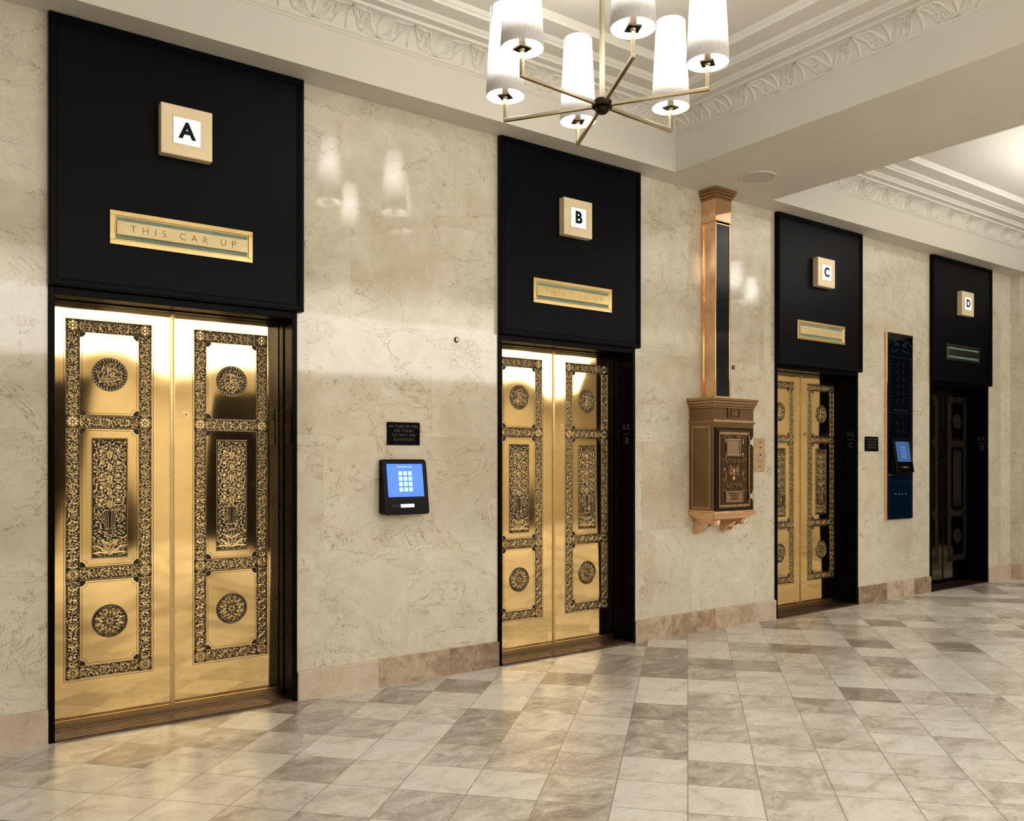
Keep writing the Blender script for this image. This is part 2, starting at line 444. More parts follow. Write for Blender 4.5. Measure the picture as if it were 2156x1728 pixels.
b=MB(); b.map=cove_map('N',*OC2); run(b,OC2[0]+.06,P,OC2[1]-.3)
structure(b.obj('trim_3',M_plaster))

# ------------------------------------------------------------------ elevator door
LEAF_Y=.19
def band(b,x0,z0,x1,z1,w,base,fill=True,per=.70,tw=.0027):
    dx,dz=x1-x0,z1-z0; L=math.hypot(dx,dz); n=max(1,round(L/(w*per))); l=L/n
    ux,uz=dx/L,dz/L; nx,nz=-uz,ux
    g=b.map
    b.map=lambda u,v,h:g(x0+ux*u+nx*v,z0+uz*u+nz*v,h)
    hw=w/2
    for s_ in(-1,1):
        b.ribbon([(0,s_*hw*.96),(L,s_*hw*.96)],.0022,.0005,0,base)
        b.ribbon([(0,s_*hw*.84),(L,s_*hw*.84)],.0014,.0004,0,base)
    ph=1
    for i in range(n):
        c=i*l+l/2; ph=-ph
        st=[(i*l+l*t/6, ph*hw*.62*math.sin(pi*t/6)*-1) for t in range(7)]
        b.ribbon(st,tw,.0006,0,base)
        b.spiral(c,ph*hw*.16,hw*.44,-ph*pi/2,1.5,ph if i%2 else -ph,tw,.0006,0,base,14,.15)
        for k in range(6):
            a=k*pi/3+.6
            b.leaf(c+hw*.48*math.cos(a),ph*hw*.12+hw*.48*math.sin(a),a+.7,hw*.32,.0046,.0006,0,base,bend=1.1,n=3)
        b.leaf(i*l,0,pi/2*ph,hw*.75,.0050,.0006,0,base,bend=.6,n=3)
        b.leaf(i*l,0,-pi/2*ph,hw*.75,.0050,.0006,0,base,bend=-.6,n=3)
    if fill: b.filler(0,L,-hw*.8,hw*.8,.0104,base-.0001)
    b.map=g
def rosette(b,cx,cz,r,base,petals=8):
    b.ring(cx,cz,r*.93,r*.08,.0006,0,base,20)
    for k in range(petals):
        a=2*pi*k/petals
        b.leaf(cx+r*.25*math.cos(a),cz+r*.25*math.sin(a),a,r*.60,r*.34,.0008,0,base,n=3)
        a+=pi/petals
        b.leaf(cx+r*.5*math.cos(a),cz+r*.5*math.sin(a),a,r*.38,r*.14,.0008,0,base,n=3)
    b.disc(cx,cz,r*.18,base+.0006,0,10)
def chamf(x0,x1,z0,z1,c):
    q=c*.45
    return [(x0+c,z0),(x1-c,z0),(x1-c,z0+q),(x1-q,z0+c),(x1,z0+c),(x1,z1-c),(x1-q,z1-c),(x1-c,z1-q),(x1-c,z1),(x0+c,z1),(x0+c,z1-q),(x0+q,z1-c),(x0,z1-c),(x0,z0+c),(x0+q,z0+c),(x0+c,z0+q)]
CH=.026
def make_door():
    c=CX[0]
    root=empty('door_1',(c,0,0),'black-framed elevator entrance with engraved polished brass double doors','elevator door','brass elevator doors','structure')
    b=MB()
    b.box(c-HW,c-HW+.03,-.012,.24,0,2.275); b.box(c+HW-.03,c+HW,-.012,.24,0,2.275)
    b.box(c-HW+.03,c+HW-.03,-.012,.24,HEAD,2.275)
    for s_ in(-1,1):
        x=c+s_*(HW-.03)
        b.box(min(x,x-s_*.006),max(x,x-s_*.006),.12,.18,.012,HEAD)
    b.box(c-HW+.03,c+HW-.03,.12,.18,HEAD-.006,HEAD)
    b.obj('door_casing',M_black2,root,bevel=.002,label='glossy black jamb casing')
    b=MB(); b.box(c-HW+.03,c+HW-.03,-.02,.24,0,.012)
    for i in range(7): b.box(c-HW+.035,c+HW-.035,-.012+i*.03,-.002+i*.03,.012,.0155)
    b.obj('door_sill',M_sill,root,label='grooved bronze threshold')
    for side in(-1,1):
        x0=c-.625 if side<0 else c+.003; x1=c-.003 if side<0 else c+.625
        yf=LEAF_Y if side>0 else LEAF_Y-.006
        b=MB(); b.box(x0,x1,yf,yf+.028,.018,HEAD+.01)
        leaf=b.obj('door_leaf',M_brass,root,label='polished brass sliding door leaf with engraved borders')
        b=MB(); b.box(x0,x1,yf-.004,yf,.018,.05)
        if side<0: b.box(x1-.014,x1,yf-.006,yf,.05,HEAD)
        else: b.box(x0,x0+.006,yf-.003,yf,.05,HEAD)
        b.obj('edge_strip',M_relief,leaf)
        mc=c+side*.327; fx0,fx1,fz0,fz1=mc-.2125,mc+.2125,.257,2.152
        W=.068
        b=MB(); b.map=plane_map(yf)
        g=.008
        for (a0,a1,a2,a3) in((fx0-g,fz0-g,fx1+g,fz0-g),(fx1+g,fz0-g,fx1+g,fz1+g),(fx1+g,fz1+g,fx0-g,fz1+g),(fx0-g,fz1+g,fx0-g,fz0-g)):
            b.ribbon([(a0,a1),(a2,a3)],.0022,0.0003,0,.0004)
        b.poly([(fx0,fz0),(fx1,fz0),(fx1,fz1),(fx0,fz1)],.0006)
        rows=[(fz0+W,.77),(.77+W*1.1,1.575),(1.575+W*1.1,fz1-W)]
        md=[(.5*(rows[0][0]+rows[0][1]),.090),(.5*(rows[2][0]+rows[2][1]),.090)]
        for z,r in md: b.disc(mc,z,r,.0022)
        ux0,ux1,uz0,uz1=mc-.090,mc+.090,.885,1.528
        b.poly([(ux0,uz0),(ux1,uz0),(ux1,uz1),(ux0,uz1)],.0022)
        for za,zb in rows:
            L=chamf(fx0+W+.009,fx1-W-.009,za+.009,zb-.009,CH)
            b.ribbon(L,.0020,.0002,0,.0018,True)
        b.obj('etched_ground',M_etch,leaf,label='dark oxidised etched ground')
        b=MB(); b.map=plane_map(yf)
        for z0,z1 in rows: b.poly(chamf(fx0+W,fx1-W,z0,z1,CH),.0016)
        b.obj('brass_field',M_brass,leaf,label='plain polished brass field')
        b=MB(); b.map=plane_map(yf); base=.0009
        h=W/2
        zs=[fz0+h,.77+W*.55,1.575+W*.55,fz1-h]
        for i in range(3):
            for x in(fx0+h,fx1-h): band(b,x,zs[i]+h,x,zs[i+1]-h,W,base)
        for z in zs: band(b,fx0+W,z,fx1-W,z,W,base)
        for z in zs:
            for x in(fx0+h,fx1-h): rosette(b,x,z,h*.98,base)
        base=.0025
        z,r=md[0]
        b.ring(mc,z,r*.97,.0025,.0006,0,base); b.ring(mc,z,r*.88,.0016,.0006,0,base)
        for k in range(12):
            a=2*pi*k/12
            b.spiral(mc+r*.66*math.cos(a),z+r*.66*math.sin(a),r*.16,a,1.3,1 if k%2 else -1,.0026,.0006,0,base,12)
            b.leaf(mc+r*.36*math.cos(a),z+r*.36*math.sin(a),a,r*.22,r*.12,.0008,0,base,n=4)
            a+=pi/12; b.leaf(mc+r*.42*math.cos(a),z+r*.42*math.sin(a),a,r*.44,r*.07,.0006,0,base,n=3)
        b.filler(mc-r*.85,mc+r*.85,z-r*.85,z+r*.85,.0100,base-.0001,lambda x,zz:r*.35<math.hypot(x-mc,zz-z)<r*.83,.009,.0032)
        b.ring(mc,z,r*.32,.0022,.0006,0,base,20)
        for k in range(8):
            a=2*pi*k/8; b.leaf(mc+r*.06*math.cos(a),z+r*.06*math.sin(a),a,r*.22,r*.1,.0006,0,base,n=3)
        z,r=md[1]
        b.ring(mc,z,r*.97,.0025,.0006,0,base); b.ring(mc,z,r*.80,.0018,.0006,0,base)
        for k in range(32):
            a=2*pi*k/32; b.leaf(mc+r*.84*math.cos(a),z+r*.84*math.sin(a),a+.5,r*.12,.0055,.0006,0,base,n=3)
        S_=r*.60; mm=mc+.004
        b.ribbon([(mm-.28*S_+.05*S_*math.sin(t*.6),z+S_*(.8-1.6*t/8)) for t in range(9)],.0045,.0008,0,base+.0003)
        b.ribbon([(mm-.28*S_+.85*S_*math.sin(pi*t/10),z+S_*(.72-.70*t/10)+.06*S_*math.sin(2*pi*t/10)) for t in range(11)],.0042,.0008,0,base+.0003)
        b.ribbon([(mm-.28*S_+1.0*S_*math.sin(pi*t/10),z+S_*(.02-.80*t/10)) for t in range(11)],.0045,.0008,0,base+.0003)
        b.spiral(mm-.58*S_,z+.42*S_,.34*S_,0,1.4,1,.0035,.0006,0,base)
        b.spiral(mm-.60*S_,z-.45*S_,.32*S_,0,1.4,-1,.0035,.0006,0,base)
        b.spiral(mm+.10*S_,z-.38*S_,.30*S_,pi,1.4,1,.0035,.0006,0,base)
        b.spiral(mm+.12*S_,z+.36*S_,.28*S_,pi,1.4,-1,.0035,.0006,0,base)
        for k in range(9):
            a=2*pi*k/9+.3; b.spiral(mc+r*.62*math.cos(a),z+r*.62*math.sin(a),r*.13,a,1.2,1 if k%2 else -1,.0026,.0006,0,base,10)
        b.filler(mc-r*.75,mc+r*.75,z-r*.75,z+r*.75,.0094,base-.0001,lambda x,zz:math.hypot(x-mc,zz-z)<r*.74)
        for g2,w2 in((.003,.0025),(.010,.0014)):
            b.ribbon([(ux0+g2,uz0+g2),(ux1-g2,uz0+g2)],w2,.0005,0,base); b.ribbon([(ux0+g2,uz1-g2),(ux1-g2,uz1-g2)],w2,.0005,0,base)
            b.ribbon([(ux0+g2,uz0+g2),(ux0+g2,uz1-g2)],w2,.0005,0,base); b.ribbon([(ux1-g2,uz0+g2),(ux1-g2,uz1-g2)],w2,.0005,0,base)
        up=[(.022,0),(.026,.008),(.012,.020),(.016,.028),(.024,.040),(.026,.085),(.034,.125),(.040,.135),(.036,.142)]
        z0=uz0+.125
        for sg in(-1,1):
            b.ribbon([(mc+sg*x,z0+z) for x,z in up],.003,.0006,0,base)
            for q in(.33,.66): b.ribbon([(mc+sg*x*q,z0+z) for x,z in up[3:-1]],.0030,.0006,0,base)
            b.spiral(mc+sg*.048,z0+.095,.020,pi/2,1.4,-sg,.003,.0006,0,base)
            for zz,rr in((uz0+.035,.022),(uz0+.085,.020)):
                b.spiral(mc+sg*.046,zz,rr,-pi/2,1.5,sg,.003,.0006,0,base)
                b.leaf(mc,zz-.02,pi/2-sg*.7,.055,.010,.0006,0,base,bend=-sg*.5)
                b.leaf(mc+sg*.07,zz+.01,pi/2,.03,.007,.0006,0,base,bend=-sg*.9,n=3)
            for i in range(5):
                zz=z0+.185+i*.066
                rr=.033
                b.spiral(mc+sg*.041,zz,rr,(pi if sg>0 else 0),1.5,-sg if i%2 else sg,.0032,.0006,0,base,22,.30)
                for k in range(6):
                    a=k*pi/3+.3*i; b.leaf(mc+sg*.041,zz,a,.011,.0055,.0006,0,base,n=3)
                for k in range(8):
                    a=k*pi/4+.4*i; b.leaf(mc+sg*(.041+rr*.78*math.cos(a)),zz+rr*.78*math.sin(a),a*sg+.8,.013,.0055,.0006,0,base,bend=.9,n=3)
                b.leaf(mc+sg*.003,zz-.045,pi/2-sg*.55,.045,.0085,.0006,0,base,bend=sg*.9,n=4)
                b.leaf(mc+sg*.078,zz+.036,pi/2+sg*.2,.018,.007,.0006,0,base,n=3)
                b.leaf(mc+sg*.078,zz-.036,-pi/2-sg*.2,.016,.006,.0006,0,base,n=3)
        for q in(0,.03,.13): b.ribbon([(mc-.03,z0+q),(mc+.03,z0+q)],.0026,.0006,0,base)
        b.ribbon([(mc,z0+.14),(mc,uz1-.02)],.0030,.0006,0,base)
        for k in range(7): b.leaf(mc,uz0+.02,pi/2+(k-3)*.38,.09,.009,.0006,0,base,bend=(k-3)*.2)
        b.filler(ux0+.013,ux1-.013,uz0+.013,uz1-.013,.0106,base-.0001,lambda x,zz:not(abs(x-mc)<.026 and z0+.02<zz<z0+.13))
        b.obj('engraved_ornament',M_relief,leaf,label='raised brass scrollwork and medallions')
        if side>0:
            b=MB(); b.map=plane_map(yf); kx,kz=c+.07,1.667
            b.cyl((kx,yf,kz),(kx,yf-.004,kz),.019,n=20); b.cyl((kx,yf-.004,kz),(kx,yf-.006,kz),.012,n=16)
            b.obj('keyhole_plate',M_relief,leaf)
            b=MB(); b.cyl((kx,yf-.006,kz+.001),(kx,yf-.0068,kz+.001),.004,n=10); b.box(kx-.0015,kx+.0015,yf-.0068,yf-.006,kz-.007,kz)
            b.obj('keyhole',M_etch,leaf)
    return root
door=make_door()
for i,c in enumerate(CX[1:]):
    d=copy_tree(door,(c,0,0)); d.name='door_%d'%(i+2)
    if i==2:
        d['label']='black-framed elevator entrance with engraved metal doors, dark reflection put into their colour'
        def darken(o):  # dark surroundings mirrored in these doors are put into their colour
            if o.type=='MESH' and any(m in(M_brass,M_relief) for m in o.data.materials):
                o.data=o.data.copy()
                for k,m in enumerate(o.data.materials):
                    if m==M_brass:o.data.materials[k]=M_brass_darkrefl
                    elif m==M_relief:o.data.materials[k]=M_relief_darkrefl
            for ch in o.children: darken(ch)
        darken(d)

# transom panels
def make_transom():
    c=CX[0]+.012; x0,x1=c-.658,c+.662; z0,z1=2.275,SOF-.004
    root=empty('transom_panel',(CX[0],0,z0),'tall black lacquered panel above brass elevator doors','wall panel','black panels above the elevators')
    b=MB(); b.box(x0,x1,-.036,-.001,z0,z1); b.obj('panel_board',M_black,root)
    b=MB()
    b.frame(x0,x1,z0,z1,.030,-.044,-.036); b.frame(x0+.008,x1-.008,z0+.008,z1-.008,.012,-.049,-.044)
    b.frame(x0+.036,x1-.036,z0+.036,z1-.036,.006,-.040,-.036)
    b.obj('panel_moulding',M_black,root,bevel=.002)
    return root
tp=make_transom()
for c in CX[1:]: copy_tree(tp,(c,0,2.275))

SZ=3.155
def make_sign(c,letter):
    root=empty('elevator_letter_sign',(c,-.036,SZ-.135),'square brushed gold sign box with a backlit white face reading %s'%letter,'sign','elevator letter signs')
    h=.133; b=MB()
    o=rrect(c-h,c+h,SZ-h,SZ+h,.004,2)
    b.prism(o,-.095,-.036)
    b.obj('sign_box',M_gold,root,bevel=.007,seg=2)
    b=MB(); b.frame(c-.074,c+.074,SZ-.074,SZ+.074,.005,-.097,-.095); b.obj('sign_bezel',M_gold,root,bevel=.001)
    b=MB(); b.box(c-.069,c+.069,-.0965,-.095,SZ-.069,SZ+.069); f=b.obj('sign_face',M_white,root,label='backlit white face')
    text('sign_letter',letter,.116,(c,-.0975,SZ),M_ink,f,.001,.0045)
for c,l in zip(CX,'ABCD'): make_sign(c,l)

IZ=2.605
def make_ind(c,txt,tm,label,fm,bm):
    y=-.036
    root=empty('direction_indicator',(c,y,IZ-.0875),label,'indicator sign','elevator direction indicators')
    x0,x1=c-.37,c+.37; z0,z1=IZ-.0875,IZ+.0875
    b=MB(); b.frame(x0,x1,z0,z1,.024,y-.012,y); b.frame(x0+.024,x1-.024,z0+.024,z1-.024,.007,y-.007,y); b.obj('indicator_frame',fm,root,bevel=.002)
    b=MB(); b.box(x0+.031,x1-.031,y-.004,y,z0+.031,z1-.031); b.obj('indicator_glass',M_glassg,root,label='pale green glass')
    b=MB(); b.box(x0+.031,x1-.031,y-.018,y-.004,IZ-.036,IZ+.036)
    bar=b.obj('indicator_bar',bm,root,bevel=.003,label='brass lettering bar')
    if txt: text('indicator_lettering',txt,.052,(c,y-.0186,IZ-.002),tm,bar,.0004,-.0011,1.95)
    for sx in(-1,1):
        for sz in(-1,1):
            b=MB(); b.cyl((c+sx*.358,y-.012,IZ+sz*.0755),(c+sx*.358,y-.0145,IZ+sz*.0755),.006,.005,12)
            b.obj('screw',fm,root)
make_ind(CX[0],'THIS CAR UP',M_dim,'brass-framed indicator plate with green glass reading THIS CAR UP',M_brassf,M_bar)
make_ind(CX[1],'THIS CAR UP',M_faint,'brass-framed indicator plate with glare put into its pale lettering colour',M_brassf,M_brassf)  # pale lettering colour stands in for glare washing out the words
make_ind(CX[2],'THIS CAR UP',M_faint,'brass-framed indicator plate with faint lettering',M_brassf,M_bar)
pew=simple('dull_pewter',(.20,.23,.19),.3,1)
make_ind(CX[3],'',M_relief,'dull grey-green unlit indicator plate',pew,pew)

RZ=Matrix.Rotation(-pi/2,4,'Z')
def make_jamb(c,letter):
    x=c+HW-.03
    yc=.045; zc=1.616
    root=empty('jamb_sign',(x,yc,zc-.1),'black tactile plate on elevator jamb with star, L and %s'%letter,'sign','tactile jamb signs')
    b=MB(); b.box(x-.004,x,yc-.052,yc+.052,zc-.108,zc+.108); pl=b.obj('sign_plate',M_blackp,root,bevel=.001)
    xx=x-.0045
    gm=M_gray if letter!='A' else simple('dark_gray_lettering',(.05,.05,.05),.4)
    text('sign_lettering','L',.066,(xx,yc-.022,zc+.055),gm,pl,.0006,-.001,rot=RZ)
    text('sign_lettering',letter,.070,(xx,yc,zc-.055),gm,pl,.0006,-.001,rot=RZ)
    b=MB(); b.box(x-.005,x-.004,yc-.035,yc+.035,zc-.001,zc+.002); b.obj('sign_rule',gm,pl)
    b=MB(); pts=[]
    for k in range(10):
        r=.022 if k%2==0 else .010
        a=pi/2+k*pi/5; pts.append((r*math.cos(a),r*math.sin(a)))
    for k in range(10):
        p,q=pts[k],pts[(k+1)%10]
        b.cyl((x-.0045,yc+.024-p[0],zc+.055+p[1]),(x-.0045,yc+.024-q[0],zc+.055+q[1]),.0012,n=6)
    b.obj('sign_star',gm,pl)
for c,l in zip(CX,'ABCD'): make_jamb(c,l)

M_plq=simple('notice_lettering',(.17,.17,.165),.4)
def make_fire(c):
    z=1.578
    root=empty('fire_notice_sign',(c,0,z-.0725),'small black notice reading in case of fire use stairs','sign','fire notice signs')
    b=MB(); b.prism(rrect(c-.117,c+.117,z-.0725,z+.0725,.004,2),-.008,0); p=b.obj('sign_plate',M_blackp,root,bevel=.001)
    text('sign_lettering','IN CASE OF FIRE\nUSE STAIRS\nDO NOT USE\nELEVATORS',.025,(c,-.0085,z+.004),M_plq,p,.0004,-.0003,1.15,1.1)
make_fire(2.611); make_fire(7.895)

def make_kiosk(cx,z0,yb,label,ms,mk):
    root=empty('elevator_call_kiosk',(cx,yb,z0),label,'touch screen','elevator call touch screens')
    w,h=.158,.345; th,bh=.035,.085
    b=MB()
    yf=lambda x,z: yb-(bh-(bh-th)*(z-z0)/h)
    b.prism(rrect(cx-w,cx+w,z0,z0+h,.018),yf,yb); b.obj('kiosk_housing',M_blackp,root,bevel=.004,seg=3)
    tilt=math.atan((bh-th)/h)
    T=Matrix.Translation((cx,yb-bh,z0))@Matrix.Rotation(-tilt,4,'X')
    b=MB(); b.M=T
    L=rrect(-w+.002,w-.002,.002,h-.002,.017)
    b.map=plane_map(0); b.ribbon(L,.004,.0015,0,0,True); b.obj('kiosk_rim',M_darkmet,root)
    b=MB(); b.M=T; b.box(-.127,.127,-.002,0,.112,.320); sc=b.obj('kiosk_screen',ms,root,label='glowing blue screen')
    for r in range(4):
        for q in range(3):
            b=MB(); b.M=T
            x=(q-1)*.034; z=.260-r*.034
            b.prism(rrect(x-.0125,x+.0125,z-.0125,z+.0125,.003,2),-.003,-.002)
            b.obj('screen_key',mk,sc)
    R=Matrix.Rotation(-tilt,4,'X')
    def tx(nm,s_,size,x,z,m,par,off=-.0035,sp=1.0):
        p=T@Vector((x,off,z)); text(nm,s_,size,p,m,par,.0003,0,sp,rot=R)
    for k,s_ in enumerate(['1','2','3','4','5','6','7','8','9','B','0','L']):
        tx('screen_digit',s_,.017,(k%3-1)*.034,.260-(k//3)*.034,M_keyd,sc)
    tx('screen_heading','PLEASE ENTER FLOOR',.011,0,.300,mk,sc,-.0025)
    tx('kiosk_lettering','OTIS',.019,-.08,.055,M_plq,root,-.001,1.3)
    b=MB(); b.M=T; b.prism(rrect(-.048,.048,.045,.066,.003,2),-.006,0); bt=b.obj('kiosk_button',M_chrome,root,label='silver accessibility button')
    b=MB(); b.M=T; b.map=plane_map(-.0062); b.ring(0,.053,.005,.0015,.0003,0,0,16); b.ribbon([(0,.063),(0,.056),(.005,.056),(.007,.050)],.0015,.0003); b.disc(0,.0645,.0015,.0003)
    b.obj('button_symbol',M_ink,bt)
    b=MB(); b.M=T; b.map=plane_map(0); b.ring(.085,.056,.012,.0012,.0004,0,0,20); b.obj('kiosk_sensor',M_darkmet,root)
make_kiosk(2.597,1.07,0,'black touch screen kiosk with glowing blue keypad on marble wall',M_screen,M_key)
make_kiosk(8.33,1.29,-.035,'black touch screen kiosk with dim screen over a dark glass panel',M_screen2,M_key2)

for x,z in((3.009,2.208),(5.80,2.206)):
    b=MB(); b.cyl((x,0,z),(x,-.006,z),.019,.017,20,0); b.cyl((x,-.006,z),(x,-.010,z),.011,.010,16,1); b.box(x-.0015,x+.0015,-.0105,-.01,z-.006,z+.006,0)
    o=b.obj('key_switch',[M_darkmet,M_relief])
    o['label']='small round bronze key switch set in marble wall'; o['category']='key switch'; o['group']='wall key switches'

root=empty('switch_plate',(6.125,0,1.31),'copper switch plate with two round key switches','switch plate')
b=MB(); b.prism(rrect(6.03,6.222,1.31,1.61,.003,2),-.004,0); b.obj('plate',M_copper,root,bevel=.001)
for z,m in((1.525,M_red),(1.462,M_blue)):
    b=MB(); b.cyl((6.155,-.004,z),(6.155,-.008,z),.020,n=20); k=b.obj('key_cylinder',M_chrome,root)
    b=MB(); b.cyl((6.155,-.008,z),(6.155,-.010,z),.010,n=16); b.obj('key_face',m,k)
text('plate_lettering','FIRE',.022,(6.155,-.0045,1.57),M_red,root,.0004,0)
text('plate_lettering','OFF  ON',.016,(6.155,-.0045,1.40),M_dim,root,.0004,0)
text('plate_lettering','RESET',.018,(6.155,-.0045,1.36),M_dim,root,.0004,0)
for sx in(6.045,6.207):
    for z in(1.325,1.595):
        b=MB(); b.cyl((sx,-.004,z),(sx,-.006,z),.004,n=10); b.obj('screw',M_chrome,root)

root=empty('annunciator_panel',(8.38,0,.81),'tall dark navy mirrored glass panel with brass edge and tiny lights','panel')
b=MB(); b.box(8.135,8.625,-.028,-.001,.81,2.72); b.obj('panel_back',M_rosel,root,bevel=.002)
b=MB(); b.box(8.144,8.616,-.033,-.028,1.27,2.711); g=b.obj('panel_glass',M_navy,root,bevel=.001)
b=MB(); b.map=plane_map(-.033); pc=8.38
b.ribbon([(8.165,2.60),(8.165,.85),(8.595,.85),(8.595,2.60)],.005,.0005)
b.ribbon([(8.165+.43*t/12,2.60+.06*math.sin(pi*t/12)) for t in range(13)],.006,.0005)
for sg in(-1,1):
    b.spiral(pc+sg*.09,2.61,.035,0 if sg<0 else pi,1.4,sg,.006,.0006); b.leaf(pc+sg*.02,2.60,(0 if sg>0 else pi),.09,.014,.0006,bend=sg*.6)
    b.spiral(pc+sg*.16,2.53,.03,pi/2,1.3,sg,.006,.0006); b.leaf(pc+sg*.01,2.55,(0 if sg>0 else pi),.13,.010,.0006,bend=-sg*.5)
    for i in range(6):
        b.spiral(pc+sg*.06,2.40-i*.075,.022,pi/2 if i%2 else -pi/2,1.3,sg if i%2 else -sg,.003,.0005)
        b.spiral(pc+sg*.06,1.80-i*.085,.024,pi/2 if i%2 else -pi/2,1.3,sg if i%2 else -sg,.003,.0005)
for z in(2.47,1.90,1.20): b.ribbon([(8.165,z),(8.595,z)],.004,.0005)
b.obj('panel_engraving',M_navyl,g)
b=MB(); b.box(8.144,8.616,-.033,-.028,.819,1.265); b.obj('panel_glass',M_navy2,root,bevel=.001,label='blue tinted lower glass')
b=MB()
for i in range(14):
    for x in(8.20,8.56): b.box(x-.003,x+.003,-.0335,-.033,1.96+i*.036,1.964+i*.036)
for i in range(5): b.cyl((8.27+i*.055,-.033,1.93),(8.27+i*.055,-.035,1.93),.004,n=10)
for i in range(4): b.cyl((8.28+i*.065,-.033,1.07),(8.28+i*.065,-.036,1.07),.007,n=12)
o=b.obj('panel_lights',M_dot,root); o['kind']='stuff'

# ------------------------------------------------------------------ mail box
mc=5.494
root=empty('mail_box',(mc,0,.83),'antique bronze wall mailbox with glass-fronted letter chute above','mailbox')
x0,x1=mc-.245,mc+.245; D=-.26
b=MB(); b.box(x0,x1,D,0,.99,1.83)
b.box(x0+.012,x1-.012,D+.006,0,1.83,1.86)
body=b.obj('box_body',M_rose,root,bevel=.004)
za,zb=1.02,1.69
for sx in(-1,1):
    b=MB(); xa,xb=(x0-.004,x0) if sx<0 else (x1,x1+.004)
    b.box(xa,xb,D+.03,-.03,za,za+.02); b.box(xa,xb,D+.03,-.03,zb-.02,zb); b.box(xa,xb,D+.03,D+.05,za+.02,zb-.02); b.box(xa,xb,-.05,-.03,za+.02,zb-.02)
    b.obj('side_panel_frame',M_rosem,body,bevel=.001)
def moulding(b,z,steps):
    for dz0,dz1,o in steps: b.box(x0-o,x1+o,D-o,0,z+dz0,z+dz1)
b=MB(); moulding(b,1.83,[(0,.015,.006),(.015,.035,.014),(.035,.06,.022),(.06,.085,.030)])
b.obj('box_cornice',M_rosem,root,bevel=.004)
b=MB(); moulding(b,1.705,[(0,.008,.005),(.008,.022,.012),(.022,.03,.006)]); b.obj('box_band',M_rosem,root,bevel=.003)
b=MB(); moulding(b,.94,[(0,.02,-.02),(.02,.035,.006),(.035,.055,.016),(.055,.07,.006)]); b.obj('box_base_moulding',M_rosel,root,bevel=.003)
def bracket(cx):
    b=MB()
    pr=[(0,.945),(-.22,.945),(-.232,.925),(-.23,.90),(-.21,.885),(-.19,.892),(-.175,.905),(-.13,.895),(-.085,.86),(-.075,.835),(-.05,.818),(-.02,.822),(0,.835)]
    b.prismx(pr,cx-.035,cx+.035)
    for sg in(-1,1):
        b.map=(lambda sg:lambda u,v,h:(cx+sg*(.035+h),u,v))(sg)
        b.spiral(-.205,.912,.022,0,1.4,1,.006,.004); b.spiral(-.042,.848,.022,pi,1.4,1,.006,.004)
        b.leaf(-.17,.915,-.3,.10,.022,.005,bend=-.4); b.leaf(-.15,.93,.0,.13,.012,.004,bend=-.2)
    b.map=lambda u,v,h:(cx+u,-.232-h,v)
    for k in range(3): b.leaf(0,.885,pi/2+(k-1)*.4,.055,.018,.005)
    b.cyl((cx-.040,-.212,.912),(cx+.040,-.212,.912),.012,n=14); b.cyl((cx-.040,-.045,.846),(cx+.040,-.045,.846),.012,n=14)
    b.obj('scroll_bracket',M_rosel,root,bevel=.002)
bracket(mc-.165); bracket(mc+.165)
b=MB(); b.box(mc-.078,mc+.078,D-.008,D,1.752,1.828)
pl=b.obj('maker_plaque',M_rosed,root,bevel=.002)
b=MB(); b.map=plane_map(D-.008); b.ribbon(rrect(mc-.074,mc+.074,1.756,1.824,.006,2),.003,.002,0,0,True); b.obj('plaque_border',M_rosel,pl)
text('plaque_lettering','CUTLER\nMAILING\nSYSTEM',.018,(mc,D-.0085,1.793),M_rosel,pl,.001,0,1.0,.95)
dx0,dx1,dz0,dz1=mc-.232,mc+.222,1.005,1.675
b=MB(); b.frame(dx0,dx1,dz0,dz1,.018,D-.012,D); b.obj('door_surround',M_etch,root,bevel=.002)
b=MB(); b.box(dx0+.02,dx1-.02,D-.010,D,dz0+.02,dz1-.02)
b.frame(dx0+.022,dx1-.022,dz0+.022,dz1-.022,.008,D-.020,D-.010)
b.frame(dx0+.056,dx1-.056,dz0+.056,dz1-.056,.008,D-.016,D-.010)
md_=b.obj('box_door',M_rosed,root,bevel=.002,label='dark bronze collection door')
b=MB(); b.map=plane_map(D-.0095)
ax0,ax1,az0,az1=dx0+.043,dx1-.043,dz0+.043,dz1-.043
for p in((ax0,az0+.014,ax0,az1-.014),(ax1,az0+.014,ax1,az1-.014),(ax0+.014,az0,ax1-.014,az0),(ax0+.014,az1,ax1-.014,az1)):
    band(b,*p,.024,.0005,False,.9,.0028)
for x in(ax0,ax1):
    for z in(az0,az1): rosette(b,x,z,.013,.001)
for sg in(-1,1):
    for zz,f in((1.60,-1),(1.17,-1),(1.42,1),(1.26,1)):
        b.spiral(mc-.005+sg*.125,zz,.022,0 if sg<0 else pi,1.4,sg*f,.005,.003)
        b.leaf(mc-.005+sg*.105,zz+.01*f,pi/2*f+sg*.3,.05,.010,.003,bend=-sg*.6)
    b.leaf(mc-.005+sg*.02,1.600,(0 if sg>0 else pi),.09,.012,.003,bend=sg*.3)
b.obj('door_ornament',M_rosem,md_)
b=MB(); b.frame(mc-.11,mc+.065,1.445,1.585,.014,D-.020,D-.010); b.obj('card_frame',M_rosem,md_,bevel=.003)
b=MB(); b.box(mc-.096,mc+.051,D-.012,D-.010,1.459,1.571); b.obj('collection_card',simple('card_bronze',(.36,.27,.17),.35,.6),md_)
text('door_lettering','LETTER BOX',.040,(mc-.01,D-.0115,1.405),M_rosem,md_,.003,.0004)
text('door_lettering','U.S.MAIL',.052,(mc-.01,D-.0115,1.212),M_rosem,md_,.003,.0006)
b=MB(); b.map=plane_map(D-.010); ex,ez=mc-.01,1.315
